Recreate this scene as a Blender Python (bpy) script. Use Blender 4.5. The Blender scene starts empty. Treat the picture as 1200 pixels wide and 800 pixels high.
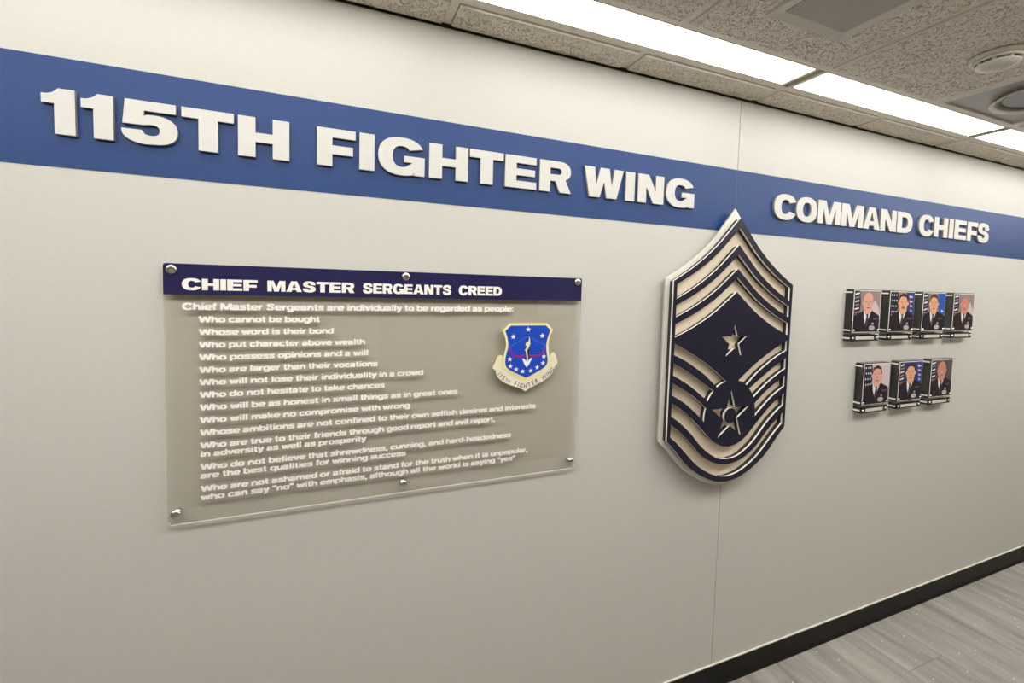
import bpy, bmesh, math, random
from mathutils import Matrix, Vector
random.seed(7)
sc = bpy.context.scene
COL = sc.collection
Z0 = 1.628            # eye height above the floor; wall heights below are given from eye level
CEIL = 0.7448 + Z0    # ceiling face

# ------------------------------------------------------------------ camera
cam_d = bpy.data.cameras.new('camera'); cam = bpy.data.objects.new('camera', cam_d); COL.objects.link(cam)
F, CX, CY = 526.32, 600.0, 365.47
yaw, pitch, roll, DIST = 0.3854, -0.05537, 0.02688, 1.31914
ca, sa, cb, sb, cc, ss = math.cos(yaw), math.sin(yaw), math.cos(pitch), math.sin(pitch), math.cos(roll), math.sin(roll)
fwd = Vector((sa*cb, ca*cb, sb)); rgt = Vector((ca, -sa, 0)); upv = rgt.cross(fwd)
r2 = rgt*cc + upv*ss; u2 = -rgt*ss + upv*cc
M = Matrix((r2, u2, -fwd)).transposed().to_4x4(); M.translation = Vector((0, -DIST, Z0))
cam.matrix_world = M
cam_d.sensor_fit = 'HORIZONTAL'; cam_d.sensor_width = 36; cam_d.lens = F/1200*36
cam_d.shift_x = 0; cam_d.shift_y = (CY-400)/1200; cam_d.clip_start = 0.02
sc.camera = cam

# ------------------------------------------------------------------ world, exposure
w = bpy.data.worlds.new('world'); sc.world = w; w.use_nodes = True
w.node_tree.nodes['Background'].inputs[0].default_value = (1, .95, .86, 1)
w.node_tree.nodes['Background'].inputs[1].default_value = 0.3
sc.view_settings.view_transform = 'Standard'; sc.view_settings.look = 'None'
sc.view_settings.exposure = 0.0; sc.view_settings.gamma = 1.0
sc.view_settings.use_curve_mapping = False
sc.cycles.max_bounces = 10; sc.cycles.transparent_max_bounces = 16
LAMP_NEAR = 8.6       # lens radiance of the row along the picture wall
LAMP_FILL = 9.6       # lens radiance of the added, unseen fill row, wider, 0.8 to 1.2 m out from the wall
LAMP_COL = (1.0, .99, .955)

# ------------------------------------------------------------------ materials
def srgb(r, g, b):
    f = lambda c: (c/255/12.92) if c/255 <= .04045 else ((c/255+.055)/1.055)**2.4
    return (f(r), f(g), f(b), 1)
class NT:
    def __init__(s, name):
        s.m = bpy.data.materials.new(name); s.m.use_nodes = True; s.t = s.m.node_tree
        s.b = s.t.nodes['Principled BSDF']; s.out = s.t.nodes['Material Output']
    def n(s, typ, **kw):
        nd = s.t.nodes.new(typ)
        for k, v in kw.items():
            if k.startswith('i_'): nd.inputs[int(k[2:])].default_value = v
            elif k.startswith('s_'): nd.inputs[k[2:].replace('_', ' ')].default_value = v
            else: setattr(nd, k, v)
        return nd
    def l(s, a, b): s.t.links.new(a, b)
    def pos(s, scale=(1, 1, 1)):
        g = s.n('ShaderNodeNewGeometry'); mp = s.n('ShaderNodeMapping'); mp.inputs['Scale'].default_value = scale
        s.l(g.outputs['Position'], mp.inputs[0]); return mp.outputs[0]
def plain(name, col, rough=.5, metal=0, spec=.5, vary=.04, vscale=30):
    k = NT(name); k.b.inputs['Roughness'].default_value = rough; k.b.inputs['Metallic'].default_value = metal
    k.b.inputs['Specular IOR Level'].default_value = spec
    ns = k.n('ShaderNodeTexNoise', s_Scale=vscale, s_Detail=3.0); k.l(k.pos(), ns.inputs['Vector'])
    rp = k.n('ShaderNodeMapRange'); rp.inputs['To Min'].default_value = 1-vary; rp.inputs['To Max'].default_value = 1+vary
    k.l(ns.outputs['Fac'], rp.inputs['Value'])
    hs = k.n('ShaderNodeHueSaturation', s_Color=col); k.l(rp.outputs[0], hs.inputs['Value']); k.l(hs.outputs[0], k.b.inputs['Base Color'])
    return k.m
MAT = {}
def wall_mat(name, col, rough=.55, spec=.35):
    k = NT(name); k.b.inputs['Roughness'].default_value = rough; k.b.inputs['Specular IOR Level'].default_value = spec
    ns = k.n('ShaderNodeTexNoise', s_Scale=1.0, s_Detail=4.0, s_Roughness=.6); k.l(k.pos((60, 60, 520)), ns.inputs['Vector'])
    n2 = k.n('ShaderNodeTexNoise', s_Scale=1.0, s_Detail=2.0); k.l(k.pos((420, 420, 90)), n2.inputs['Vector'])
    ad = k.n('ShaderNodeMath', operation='ADD'); k.l(ns.outputs['Fac'], ad.inputs[0]); k.l(n2.outputs['Fac'], ad.inputs[1])
    rp = k.n('ShaderNodeMapRange'); rp.inputs['From Max'].default_value = 2; rp.inputs['To Min'].default_value = .93; rp.inputs['To Max'].default_value = 1.07
    k.l(ad.outputs[0], rp.inputs['Value'])
    hs = k.n('ShaderNodeHueSaturation', s_Color=col); k.l(rp.outputs[0], hs.inputs['Value']); k.l(hs.outputs[0], k.b.inputs['Base Color'])
    bp = k.n('ShaderNodeBump', s_Strength=.25, s_Distance=.0006); k.l(ad.outputs[0], bp.inputs['Height']); k.l(bp.outputs[0], k.b.inputs['Normal'])
    return k.m
MAT['wall'] = wall_mat('wall_vinyl', (.60, .583, .532, 1))
MAT['band'] = wall_mat('blue_band_vinyl', srgb(29, 63, 118), .45, .4)
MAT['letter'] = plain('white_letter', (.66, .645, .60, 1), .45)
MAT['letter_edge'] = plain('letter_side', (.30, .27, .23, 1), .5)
MAT['opp'] = wall_mat('opposite_wall_paint', (.34, .29, .22, 1))
MAT['wood'] = plain('brown_door_wood', (.16, .11, .08, 1), .4, vary=.2, vscale=8)
MAT['trimm'] = plain('door_frame_paint', (.45, .42, .36, 1), .4)
MAT['paper'] = plain('paper', (.75, .75, .72, 1), .7)
MAT['base'] = plain('black_rubber_base', (.007, .006, .005, 1), .45, 0, .22, vary=.2)
MAT['base_highlight'] = plain('base_edge_highlight', (.72, .69, .60, 1), .4)
MAT['navy_print'] = plain('navy_print', srgb(36, 34, 76), .25, vary=.06)
MAT['print_white'] = plain('white_print', (.93, .88, .82, 1), .5)
MAT['navy'] = plain('navy_face', srgb(19, 19, 42), .35, vary=.08)
MAT['white_core'] = plain('white_acrylic_core', (.86, .84, .80, 1), .3)
MAT['badge_white'] = plain('badge_backing_white', (.80, .77, .70, 1), .35)
MAT['badge_side_shade'] = plain('badge_backing_side_shade', (.50, .47, .40, 1), .5)  # sides of the white board, with shade put into the colour
MAT['tan'] = plain('cream_tan_inlay', (.88, .75, .575, 1), .38, vary=.03)
MAT['chrome'] = plain('satin_chrome', (.80, .79, .76, 1), .18, 1.0)
MAT['reveal'] = plain('brown_shadow_gap', (.16, .13, .09, 1), .8)
MAT['dark'] = plain('dark_gap', (.03, .028, .025, 1), .7)
MAT['tee'] = plain('ceiling_grid_paint', (.78, .71, .62, 1), .45)
MAT['frame'] = plain('light_frame_paint', (.74, .68, .54, 1), .4)
MAT['plastic'] = plain('smoke_detector_plastic', (.62, .58, .49, 1), .4)
MAT['plastic_dark'] = plain('smoke_detector_vent', (.06, .055, .04, 1), .6)
MAT['diffuser'] = plain('air_diffuser_white', (.66, .62, .55, 1), .4)
MAT['diffgrey'] = plain('air_diffuser_grey', (.42, .39, .35, 1), .5, vary=.03)
MAT['metalgrey'] = plain('diffuser_metal', (.34, .32, .28, 1), .3, .3)
MAT['blackback'] = plain('black_backing', (.01, .012, .01, 1), .4)
MAT['plate'] = plain('nameplate_silver', (.62, .58, .52, 1), .35)
MAT['emb_yellow'] = plain('emblem_cream_border', srgb(242, 236, 168), .4)
MAT['emb_cream'] = plain('emblem_cream_scroll', srgb(240, 230, 202), .4)
MAT['emb_edge'] = plain('emblem_gold_edge', srgb(190, 170, 70), .4)
MAT['emb_blue'] = plain('emblem_blue', srgb(24, 72, 190), .35, vary=.1, vscale=60)
MAT['emb_white'] = plain('emblem_white', srgb(240, 240, 240), .4)
MAT['emb_mag'] = plain('emblem_magenta', srgb(150, 30, 130), .4)
MAT['emb_line'] = plain('emblem_pale_blue', srgb(75, 125, 200), .4)
MAT['emb_purple'] = plain('emblem_purple_text', srgb(120, 100, 150), .5)
MAT['emb_dark'] = plain('emblem_dark', srgb(20, 30, 60), .5)

# clear acrylic sheet: tinted see-through with a fresnel reflection, on both faces
def clear(name, tint, ior=1.49, boost=1.0):
    k = NT(name); k.t.nodes.remove(k.b)
    tr = k.n('ShaderNodeBsdfTransparent'); tr.inputs[0].default_value = tint
    gl = k.n('ShaderNodeBsdfGlossy'); gl.inputs['Roughness'].default_value = .015
    # thin sheet, so the exit face must not turn into a total mirror: the index is inverted on back faces
    fr = k.n('ShaderNodeFresnel'); ge = k.n('ShaderNodeNewGeometry'); ix = k.n('ShaderNodeMix', data_type='FLOAT')
    ix.inputs['A'].default_value = ior; ix.inputs['B'].default_value = 1/ior
    k.l(ge.outputs['Backfacing'], ix.inputs['Factor']); k.l(ix.outputs['Result'], fr.inputs[0])
    mx = k.n('ShaderNodeMixShader'); k.l(fr.outputs[0], mx.inputs[0]); k.l(tr.outputs[0], mx.inputs[1]); k.l(gl.outputs[0], mx.inputs[2])
    k.l(mx.outputs[0], k.out.inputs[0]); return k.m
MAT['acrylic'] = clear('clear_acrylic_sheet', (.96, .95, .925, 1))
def edge_mat():
    k = NT('polished_acrylic_edge'); k.b.inputs['Base Color'].default_value = (.85, .84, .80, 1); k.b.inputs['Roughness'].default_value = .25
    tr = k.n('ShaderNodeBsdfTransparent'); tr.inputs[0].default_value = (.95, .94, .9, 1)
    mx = k.n('ShaderNodeMixShader', i_0=.7); k.l(tr.outputs[0], mx.inputs[1]); k.l(k.b.outputs[0], mx.inputs[2]); k.l(mx.outputs[0], k.out.inputs[0]); return k.m
MAT['acryl_edge'] = edge_mat()
def glass_block():
    k = NT('thick_clear_acrylic'); k.b.inputs['Base Color'].default_value = (.97, .98, .96, 1); k.b.inputs['Roughness'].default_value = .0
    k.b.inputs['Transmission Weight'].default_value = 1; k.b.inputs['IOR'].default_value = 1.49; return k.m
MAT['block'] = glass_block()

def tile_mat():
    k = NT('fissured_ceiling_tile'); k.b.inputs['Roughness'].default_value = .9; k.b.inputs['Specular IOR Level'].default_value = .15
    p = k.pos((1, 1, 1))
    a = k.n('ShaderNodeTexNoise', s_Scale=90, s_Detail=3.0, s_Roughness=.65, s_Distortion=1.6); k.l(p, a.inputs['Vector'])
    b = k.n('ShaderNodeTexNoise', s_Scale=260, s_Detail=2.0); k.l(p, b.inputs['Vector'])
    r = k.n('ShaderNodeValToRGB'); r.color_ramp.elements[0].position = .36; r.color_ramp.elements[1].position = .47
    r.color_ramp.elements[0].color = (.0, .0, .0, 1); r.color_ramp.elements[1].color = (1, 1, 1, 1); k.l(a.outputs['Fac'], r.inputs[0])
    mx = k.n('ShaderNodeMix', data_type='RGBA'); mx.inputs['A'].default_value = (.58, .50, .40, 1); mx.inputs['B'].default_value = (.88, .81, .70, 1)
    k.l(r.outputs[0], mx.inputs['Factor'])
    hs = k.n('ShaderNodeHueSaturation'); mr = k.n('ShaderNodeMapRange'); mr.inputs['To Min'].default_value = .85; mr.inputs['To Max'].default_value = 1.15
    k.l(b.outputs['Fac'], mr.inputs['Value']); k.l(mr.outputs[0], hs.inputs['Value']); k.l(mx.outputs['Result'], hs.inputs['Color']); k.l(hs.outputs[0], k.b.inputs['Base Color'])
    ad = k.n('ShaderNodeMath', operation='MULTIPLY_ADD', i_1=.3); k.l(b.outputs['Fac'], ad.inputs[0]); k.l(r.outputs[0], ad.inputs[2])
    bp = k.n('ShaderNodeBump', s_Strength=.9, s_Distance=.004); k.l(ad.outputs[0], bp.inputs['Height']); k.l(bp.outputs[0], k.b.inputs['Normal'])
    return k.m
MAT['tile'] = tile_mat(); MAT['tile_edge'] = plain('painted_tile_edge', (.86, .80, .70, 1), .5)

def carpet_mat():
    k = NT('grey_streaked_carpet'); k.b.inputs['Roughness'].default_value = .75; k.b.inputs['Specular IOR Level'].default_value = .4
    oi = k.n('ShaderNodeObjectInfo')
    off = k.n('ShaderNodeVectorMath', operation='SCALE'); g = k.n('ShaderNodeNewGeometry')
    cm = k.n('ShaderNodeCombineXYZ'); k.l(oi.outputs['Random'], cm.inputs[0]); k.l(oi.outputs['Random'], cm.inputs[1])
    k.l(cm.outputs[0], off.inputs[0]); off.inputs['Scale'].default_value = 9.0
    av = k.n('ShaderNodeVectorMath', operation='ADD'); k.l(g.outputs['Position'], av.inputs[0]); k.l(off.outputs[0], av.inputs[1])
    mp = k.n('ShaderNodeMapping'); mp.inputs['Scale'].default_value = (15, 2.2, 4); k.l(av.outputs[0], mp.inputs[0])
    a = k.n('ShaderNodeTexNoise', s_Scale=1.0, s_Detail=5.0, s_Roughness=.6, s_Distortion=.6); k.l(mp.outputs[0], a.inputs['Vector'])
    b = k.n('ShaderNodeTexNoise', s_Scale=110, s_Detail=5.0, s_Roughness=.8); k.l(g.outputs['Position'], b.inputs['Vector'])
    r = k.n('ShaderNodeValToRGB'); e = r.color_ramp.elements; e[0].position = .28; e[0].color = (.18, .168, .148, 1); e[1].position = .74; e[1].color = (.36, .338, .302, 1)
    k.l(a.outputs['Fac'], r.inputs[0])
    mr = k.n('ShaderNodeMapRange'); mr.inputs['To Min'].default_value = .78; mr.inputs['To Max'].default_value = 1.22
    ad = k.n('ShaderNodeMath', operation='MULTIPLY_ADD', i_1=.18, i_2=-.12); k.l(oi.outputs['Random'], ad.inputs[0])
    ad2 = k.n('ShaderNodeMath', operation='MULTIPLY_ADD', i_1=1.3); k.l(b.outputs['Fac'], ad2.inputs[0]); k.l(ad.outputs[0], ad2.inputs[2])
    k.l(ad2.outputs[0], mr.inputs['Value'])
    hs = k.n('ShaderNodeHueSaturation'); k.l(mr.outputs[0], hs.inputs['Value']); k.l(r.outputs[0], hs.inputs['Color'])
    v = k.n('ShaderNodeTexVoronoi', s_Scale=42.0); k.l(g.outputs['Position'], v.inputs['Vector'])
    lt = k.n('ShaderNodeMath', operation='LESS_THAN', i_1=.13); k.l(v.outputs['Distance'], lt.inputs[0])
    sx = k.n('ShaderNodeSeparateColor'); k.l(v.outputs['Color'], sx.inputs[0]); l2 = k.n('ShaderNodeMath', operation='LESS_THAN', i_1=.10); k.l(sx.outputs[0], l2.inputs[0])
    ml = k.n('ShaderNodeMath', operation='MULTIPLY'); k.l(lt.outputs[0], ml.inputs[0]); k.l(l2.outputs[0], ml.inputs[1])
    mx = k.n('ShaderNodeMix', data_type='RGBA'); mx.inputs['B'].default_value = (.75, .72, .66, 1); k.l(ml.outputs[0], mx.inputs['Factor']); k.l(hs.outputs[0], mx.inputs['A'])
    k.l(mx.outputs['Result'], k.b.inputs['Base Color'])
    bp = k.n('ShaderNodeBump', s_Strength=.5, s_Distance=.002); k.l(b.outputs['Fac'], bp.inputs['Height']); k.l(bp.outputs[0], k.b.inputs['Normal'])
    return k.m
MAT['carpet'] = carpet_mat()

def lamp_mat(name, strength):
    k = NT(name); k.t.nodes.remove(k.b)
    em = k.n('ShaderNodeEmission'); em.inputs[0].default_value = (*LAMP_COL, 1)
    # prismatic lens: brighter over the tubes in the middle
    em.inputs[1].default_value = strength
    k.l(em.outputs[0], k.out.inputs[0]); return k.m
MAT['lens_near'] = lamp_mat('lit_lens_near', LAMP_NEAR); MAT['lens_fill'] = lamp_mat('added_fill_lens', LAMP_FILL)

# ------------------------------------------------------------------ helpers
def tag(o, label=None, cat=None, group=None, kind=None):
    if label: o['label'] = label
    if cat: o['category'] = cat
    if group: o['group'] = group
    if kind: o['kind'] = kind
    return o
def link(name, me, parent=None, loc=None):
    o = bpy.data.objects.new(name, me); COL.objects.link(o)
    if parent: o.parent = parent
    if loc: o.location = loc
    return o
def empty(name, loc, label=None, cat=None, group=None, kind=None):
    o = bpy.data.objects.new(name, None); COL.objects.link(o); o.location = loc; o.empty_display_size = .05
    return tag(o, label, cat, group, kind)
def box_bm(bm, x0, x1, y0, y1, z0, z1, mi=0):
    vs = [bm.verts.new(p) for p in ((x0,y0,z0),(x1,y0,z0),(x1,y1,z0),(x0,y1,z0),(x0,y0,z1),(x1,y0,z1),(x1,y1,z1),(x0,y1,z1))]
    fs = []
    for f in ((0,3,2,1),(4,5,6,7),(0,1,5,4),(1,2,6,5),(2,3,7,6),(3,0,4,7)):
        q = bm.faces.new([vs[i] for i in f]); q.material_index = mi; fs.append(q)
    return vs, fs
def mesh(name, bm, mats, smooth=False):
    bmesh.ops.recalc_face_normals(bm, faces=bm.faces)
    me = bpy.data.meshes.new(name); bm.to_mesh(me); bm.free()
    for m in (mats if isinstance(mats, (list, tuple)) else [mats]): me.materials.append(MAT[m])
    if smooth:
        for p in me.polygons: p.use_smooth = True
    return me
def box(name, x0, x1, y0, y1, z0, z1, mat, parent=None, bevel=0, kind=None, segs=2):
    """box in world metres; vertices are stored about the parent's origin"""
    bm = bmesh.new(); o = parent.location if parent else Vector((0,0,0))
    cx, cy, cz = (x0+x1)/2, (y0+y1)/2, (z0+z1)/2
    box_bm(bm, x0-cx, x1-cx, y0-cy, y1-cy, z0-cz, z1-cz)
    if bevel: bmesh.ops.bevel(bm, geom=bm.edges[:], offset=bevel, segments=segs, affect='EDGES', profile=.5)
    ob = link(name, mesh(name, bm, mat), parent, (cx-o.x, cy-o.y, cz-o.z))
    return tag(ob, kind=kind) if kind else ob
def lathe(name, prof, mat, parent, loc, axis='Y', n=28, smooth=True):
    """prof: (radius, height along axis)."""
    bm = bmesh.new(); rings = []
    for r, h in prof:
        ring = []
        if r < 1e-6: ring = [bm.verts.new((0, 0, h))]*n
        else: ring = [bm.verts.new((r*math.cos(2*math.pi*i/n), r*math.sin(2*math.pi*i/n), h)) for i in range(n)]
        rings.append(ring)
    for a, b in zip(rings, rings[1:]):
        for i in range(n):
            vs = []
            for v in (a[i], a[(i+1) % n], b[(i+1) % n], b[i]):
                if v not in vs: vs.append(v)
            if len(vs) > 2:
                try: bm.faces.new(vs)
                except ValueError: pass
    if axis == 'Y': bmesh.ops.rotate(bm, verts=bm.verts, matrix=Matrix.Rotation(math.pi/2, 3, 'X'))   # +h goes to -Y (out of the wall)
    elif axis == '-Z': bmesh.ops.rotate(bm, verts=bm.verts, matrix=Matrix.Rotation(math.pi, 3, 'X'))
    me = mesh(name, bm, mat, smooth)
    return link(name, me, parent, loc)
DG = None
def curve_mesh(name, loops, depth, mats, offset=0, bevel=0):
    """flat polygon with holes (x, z loops) made solid: front face at y=-depth, back at y=0"""
    cu = bpy.data.curves.new(name, 'CURVE'); cu.dimensions = '2D'; cu.fill_mode = 'BOTH'; cu.extrude = depth/2 - bevel
    if bevel: cu.bevel_depth = bevel; cu.bevel_resolution = 1; cu.offset = -bevel
    for lp in loops:
        sp = cu.splines.new('POLY'); sp.points.add(len(lp)-1); sp.use_cyclic_u = True
        for p, q in zip(sp.points, lp): p.co = (q[0], q[1], 0, 1)
    return curve_to_mesh(name, cu, depth, mats)
def curve_to_mesh(name, cu, depth, mats):
    ob = bpy.data.objects.new(name, cu); COL.objects.link(ob)
    bpy.context.view_layer.update()
    dg = bpy.context.evaluated_depsgraph_get()
    me = bpy.data.meshes.new_from_object(ob.evaluated_get(dg)); me.name = name
    bpy.data.objects.remove(ob); bpy.data.curves.remove(cu)
    for v in me.vertices:
        x, y, z = v.co; v.co = (x, -z - depth/2, y)
    me.flip_normals() if False else None
    me.materials.clear()
    for m in mats: me.materials.append(MAT[m])
    me.update()
    for p in me.polygons:
        p.use_smooth = False
        # the turn from (x,y,z) to (x,-z,y) keeps handedness; front faces look to -Y
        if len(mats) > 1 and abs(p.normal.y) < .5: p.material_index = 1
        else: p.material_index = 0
    return me

def el(cx, cy, a, b, t0, t1, n=20, e=2.35):
    out = []
    for i in range(n+1):
        t = math.radians(t0+(t1-t0)*i/n); c, s = math.cos(t), math.sin(t)
        out.append((cx+a*math.copysign(abs(c)**(2/e), c), cy+b*math.copysign(abs(s)**(2/e), s)))
    return out
def catmull(P, k=6):
    out = []; n = len(P)
    for i in range(n-1):
        p0 = P[max(i-1, 0)]; p1 = P[i]; p2 = P[i+1]; p3 = P[min(i+2, n-1)]
        for j in range(k):
            t = j/k; out.append(tuple(.5*((2*b)+(-a+c)*t+(2*a-5*b+4*c-d)*t*t+(-a+3*b-3*c+d)*t**3) for a, b, c, d in zip(p0, p1, p2, p3)))
    out.append(P[-1]); return out

# heavy wide grotesque capitals, height 1, width w; list of closed loops
S_, B_ = .385, .235
def glyph(ch, w, s=S_, b=B_):
    h = w/2
    if ch == 'I': return [[(0,0),(w,0),(w,1),(0,1)]]
    if ch == '1': return [[(0,.86),(.17*w,.865),(.33*w,.90),(.44*w,.955),(.5*w,1),(w,1),(w,0),(.38*w,0),(.38*w,.665),(0,.665)]]
    if ch == 'T': m = (w-s-.02)/2; return [[(0,1),(w,1),(w,1-b),(w-m,1-b),(w-m,0),(m,0),(m,1-b),(0,1-b)]]
    if ch == 'H': y0, y1 = .5-b/2, .5+b/2; return [[(0,0),(s,0),(s,y0),(w-s,y0),(w-s,0),(w,0),(w,1),(w-s,1),(w-s,y1),(s,y1),(s,1),(0,1)]]
    if ch == 'F': return [[(0,0),(s,0),(s,.32),(w*.93,.32),(w*.93,.555),(s,.555),(s,1-b),(w,1-b),(w,1),(0,1)]]
    if ch == 'E': return [[(0,0),(w,0),(w,b-.01),(s,b-.01),(s,.395),(w*.95,.395),(w*.95,.605),(s,.605),(s,1-b+.01),(w*.99,1-b+.01),(w*.99,1),(0,1)]]
    if ch == 'N': k = s+.08; return [[(0,0),(s-.02,0),(s-.02,.56),(w-k,0),(w,0),(w,1),(w-s+.02,1),(w-s+.02,.44),(k,1),(0,1)]]
    if ch == 'M': a = s-.03; return [[(0,0),(a,0),(a-.01,.66),(h-.17,0),(h+.17,0),(w-a+.01,.66),(w-a,0),(w,0),(w,1),(w-.50*w/1.5,1),(h,.36),(.50*w/1.5,1),(0,1)]]
    if ch == 'W': return [[(x*w, y) for x, y in ((0,1),(.255,1),(.305,.43),(.40,1),(.63,1),(.70,.43),(.765,1),(1,1),(.83,0),(.57,0),(.50,.52),(.39,0),(.135,0))]]
    if ch == 'A': return [[(0,0),(.40,0),(.40+.055,.165),(w-.455,.165),(w-.40,0),(w,0),(h+.225,1),(h-.225,1)], [(h-.145,.375),(h+.145,.375),(h,.80)]]
    if ch == 'D': return [[(0,0),(.45*w,0)]+el(.45*w,.5,.55*w,.5,-90,90,18)[1:]+[(0,1)], [(s,b),(s,1-b)]+list(reversed(el(.46*w,.5,.54*w-s,.5-b,-90,90,12)))]
    if ch == 'R':
        o = [(0,0),(0,1),(.60*w,1)]+el(.60*w,.69,.38*w,.31,90,-60,12)[1:]+[(w*.82,.40),(w,0),(w-.42,0),(w-.42-.17,.355),(s,.355),(s,0)]
        return [o, [(s,.57),(s,.775),(.58*w,.775)]+el(.58*w,.6725,.11*w,.1025,90,-90,8)[1:]]
    if ch == 'O': return [el(h,.5,h,.53,0,358,44), el(h,.5,h-s-.01,.53-b,0,358,36)]
    if ch == 'C':
        o = el(h,.5,h,.53,24,336,36); i = el(h,.5,h-s-.01,.53-b,330,30,28); return [o+i]
    if ch == 'G':
        o = el(h,.5,h,.53,26,300,32); i = el(h,.5,h-s-.01,.53-b,308,36,28)
        return [o+[(w*.74,.075),(w*.765,0),(w,0),(w,.53),(w*.55,.53),(w*.55,.35),(w*.73,.35)]+i]
    if ch == 'S':
        top = catmull([(.965,.66),(.955,.80),(.87,.935),(.70,1.01),(.48,1.03),(.25,1.00),(.09,.90),(.03,.75),(.05,.60),(.17,.495),(.38,.435),(.57,.385),(.63,.32),(.59,.235),(.49,.205),(.40,.23),(.345,.335)], 3)
        bot = catmull([(.0,.335),(.02,.18),(.12,.05),(.29,-.01),(.51,-.03),(.75,.0),(.92,.10),(.985,.27),(.95,.43),(.83,.535),(.62,.60),(.44,.645),(.375,.70),(.41,.785),(.50,.81),(.585,.78),(.62,.66)], 3)
        return [[(x*w, y) for x, y in top+bot]]
    if ch == '5':
        o = [(.07*w,1),(.97*w,1),(.97*w,.775),(.40*w,.775),(.39*w,.655)]
        o += el(.56*w,.345,.44*w,.345,100,-90,20)+el(.52*w,.30,.52*w,.315,-90,-180,10)[1:]
        o += [(0,.315),(.35*w,.315)]+el(.52*w,.33,.155*w,.13,190,480,18)+[(.36*w,.435),(.02*w,.435)]
        return [o]
    return []
def bbox(loops):
    xs = [p[0] for l in loops for p in l]; ys = [p[1] for l in loops for p in l]
    return min(xs), max(xs), min(ys), max(ys)

# ================================================================== THE SETTING
XA, XB, YB = -3.4, 7.4, -2.5
SEAM = 1.4645
wall = box('wall_back', XA, XB, .02, .14, 0, CEIL+.12, 'reveal', kind='structure')
for x0, x1 in ((XA, -1.28), (-1.277, SEAM-.0014), (SEAM+.0014, 4.205), (4.208, XB)):
    box('wall_panel', x0, x1, 0, .02, .095, CEIL-.005, 'wall', wall)
    box('blue_band', x0, x1, -.0009, 0, Z0+.2386, Z0+.4764, 'band', wall)
bb = bmesh.new()
prof = [(0, .0), (-.014, .0), (-.014, .003), (-.0065, .013), (-.005, .090), (-.003, .0925), (0, .0925)]
ra = [bb.verts.new((XA, y, z)) for y, z in prof]; rb = [bb.verts.new((XB, y, z)) for y, z in prof]
for i in range(len(prof)): bb.faces.new((ra[i], ra[(i+1) % len(prof)], rb[(i+1) % len(prof)], rb[i]))
bb.faces.new(ra); bb.faces.new(rb[::-1])
tag(link('baseboard_back', mesh('baseboard_back', bb, 'base')), kind='structure')
tag(box('highlight_strip_1', XA, XB, -.006, 0, .0925, .0965, 'base_highlight'), kind='structure')  # pale strip in place of light caught by the baseboard's top edge

floor = box('floor', XA, XB, YB, .02, -.06, -.008, 'dark', kind='structure')
bm = bmesh.new(); TW, TL = .25, 1.0
box_bm(bm, -TW/2+.0004, TW/2-.0004, -TL/2+.0004, TL/2-.0004, -.008, 0)
bmesh.ops.bevel(bm, geom=[e for e in bm.edges if all(v.co.z > -.001 for v in e.verts)], offset=.0006, segments=1, affect='EDGES')
tile_me = mesh('carpet_tile', bm, 'carpet')
nx = int((XB-XA)/TW)
for i in range(nx):
    off = (i*.25*1.0) % 1.0
    for j in range(-1, 3):
        yc = -.5 - j + off
        y0, y1 = max(yc-.5, YB), min(yc+.5, -.006)
        if y1-y0 < .003: continue
        if y0 == yc-.5 and y1 == yc+.5: o = link('carpet_tile', tile_me, floor)
        else:
            bm = bmesh.new(); box_bm(bm, -TW/2+.0004, TW/2-.0004, (y0-y1)/2+.0004, (y1-y0)/2-.0004, -.008, 0); o = link('carpet_tile', mesh('carpet_tile', bm, 'carpet'), floor)
        o.location = Vector((XA+TW*(i+.5), (y0+y1)/2, 0))-floor.location

# opposite side of the corridor and its ends
opp = box('wall_opposite', XA, XB, YB-.12, YB, 0, CEIL+.12, 'opp', kind='structure')
box('wall_left', XA-.12, XA, YB-.12, .14, 0, CEIL+.12, 'opp', kind='structure')
box('wall_right', XB, XB+.12, YB-.12, .14, 0, CEIL+.12, 'opp', kind='structure')
box('baseboard_opposite', XA, .27, YB, YB+.008, 0, .0925, 'base', kind='structure')
box('baseboard_opposite', 2.27, XB, YB, YB+.008, 0, .0925, 'base', kind='structure')
door = empty('door_1', (1.27, YB, 0), kind='structure')
for x0, x1 in ((.37, 1.2685), (1.2715, 2.17)):
    box('door_leaf', x0, x1, YB, YB+.03, .008, 2.13, 'wood', door, bevel=.002)
for x0, x1, z0, z1 in ((.27, .37, 0, 2.23), (2.17, 2.27, 0, 2.23), (.37, 2.17, 2.13, 2.23)):
    box('door_frame', x0, x1, YB, YB+.05, z0, z1, 'trimm', door, bevel=.002)
for x in (1.2, 1.34):
    box('handle', x-.012, x+.012, YB+.03, YB+.07, .93, 1.13, 'chrome', door, bevel=.004)
nt = tag(box('notice', 1.78, 2.12, YB+.03, YB+.034, Z0-.25, Z0+.06, 'paper'), 'white paper notice taped on the brown double door', 'notice')
box('printed_picture', 1.89, 2.01, YB+.034, YB+.0345, Z0-.16, Z0-.03, 'dark', nt)

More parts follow.
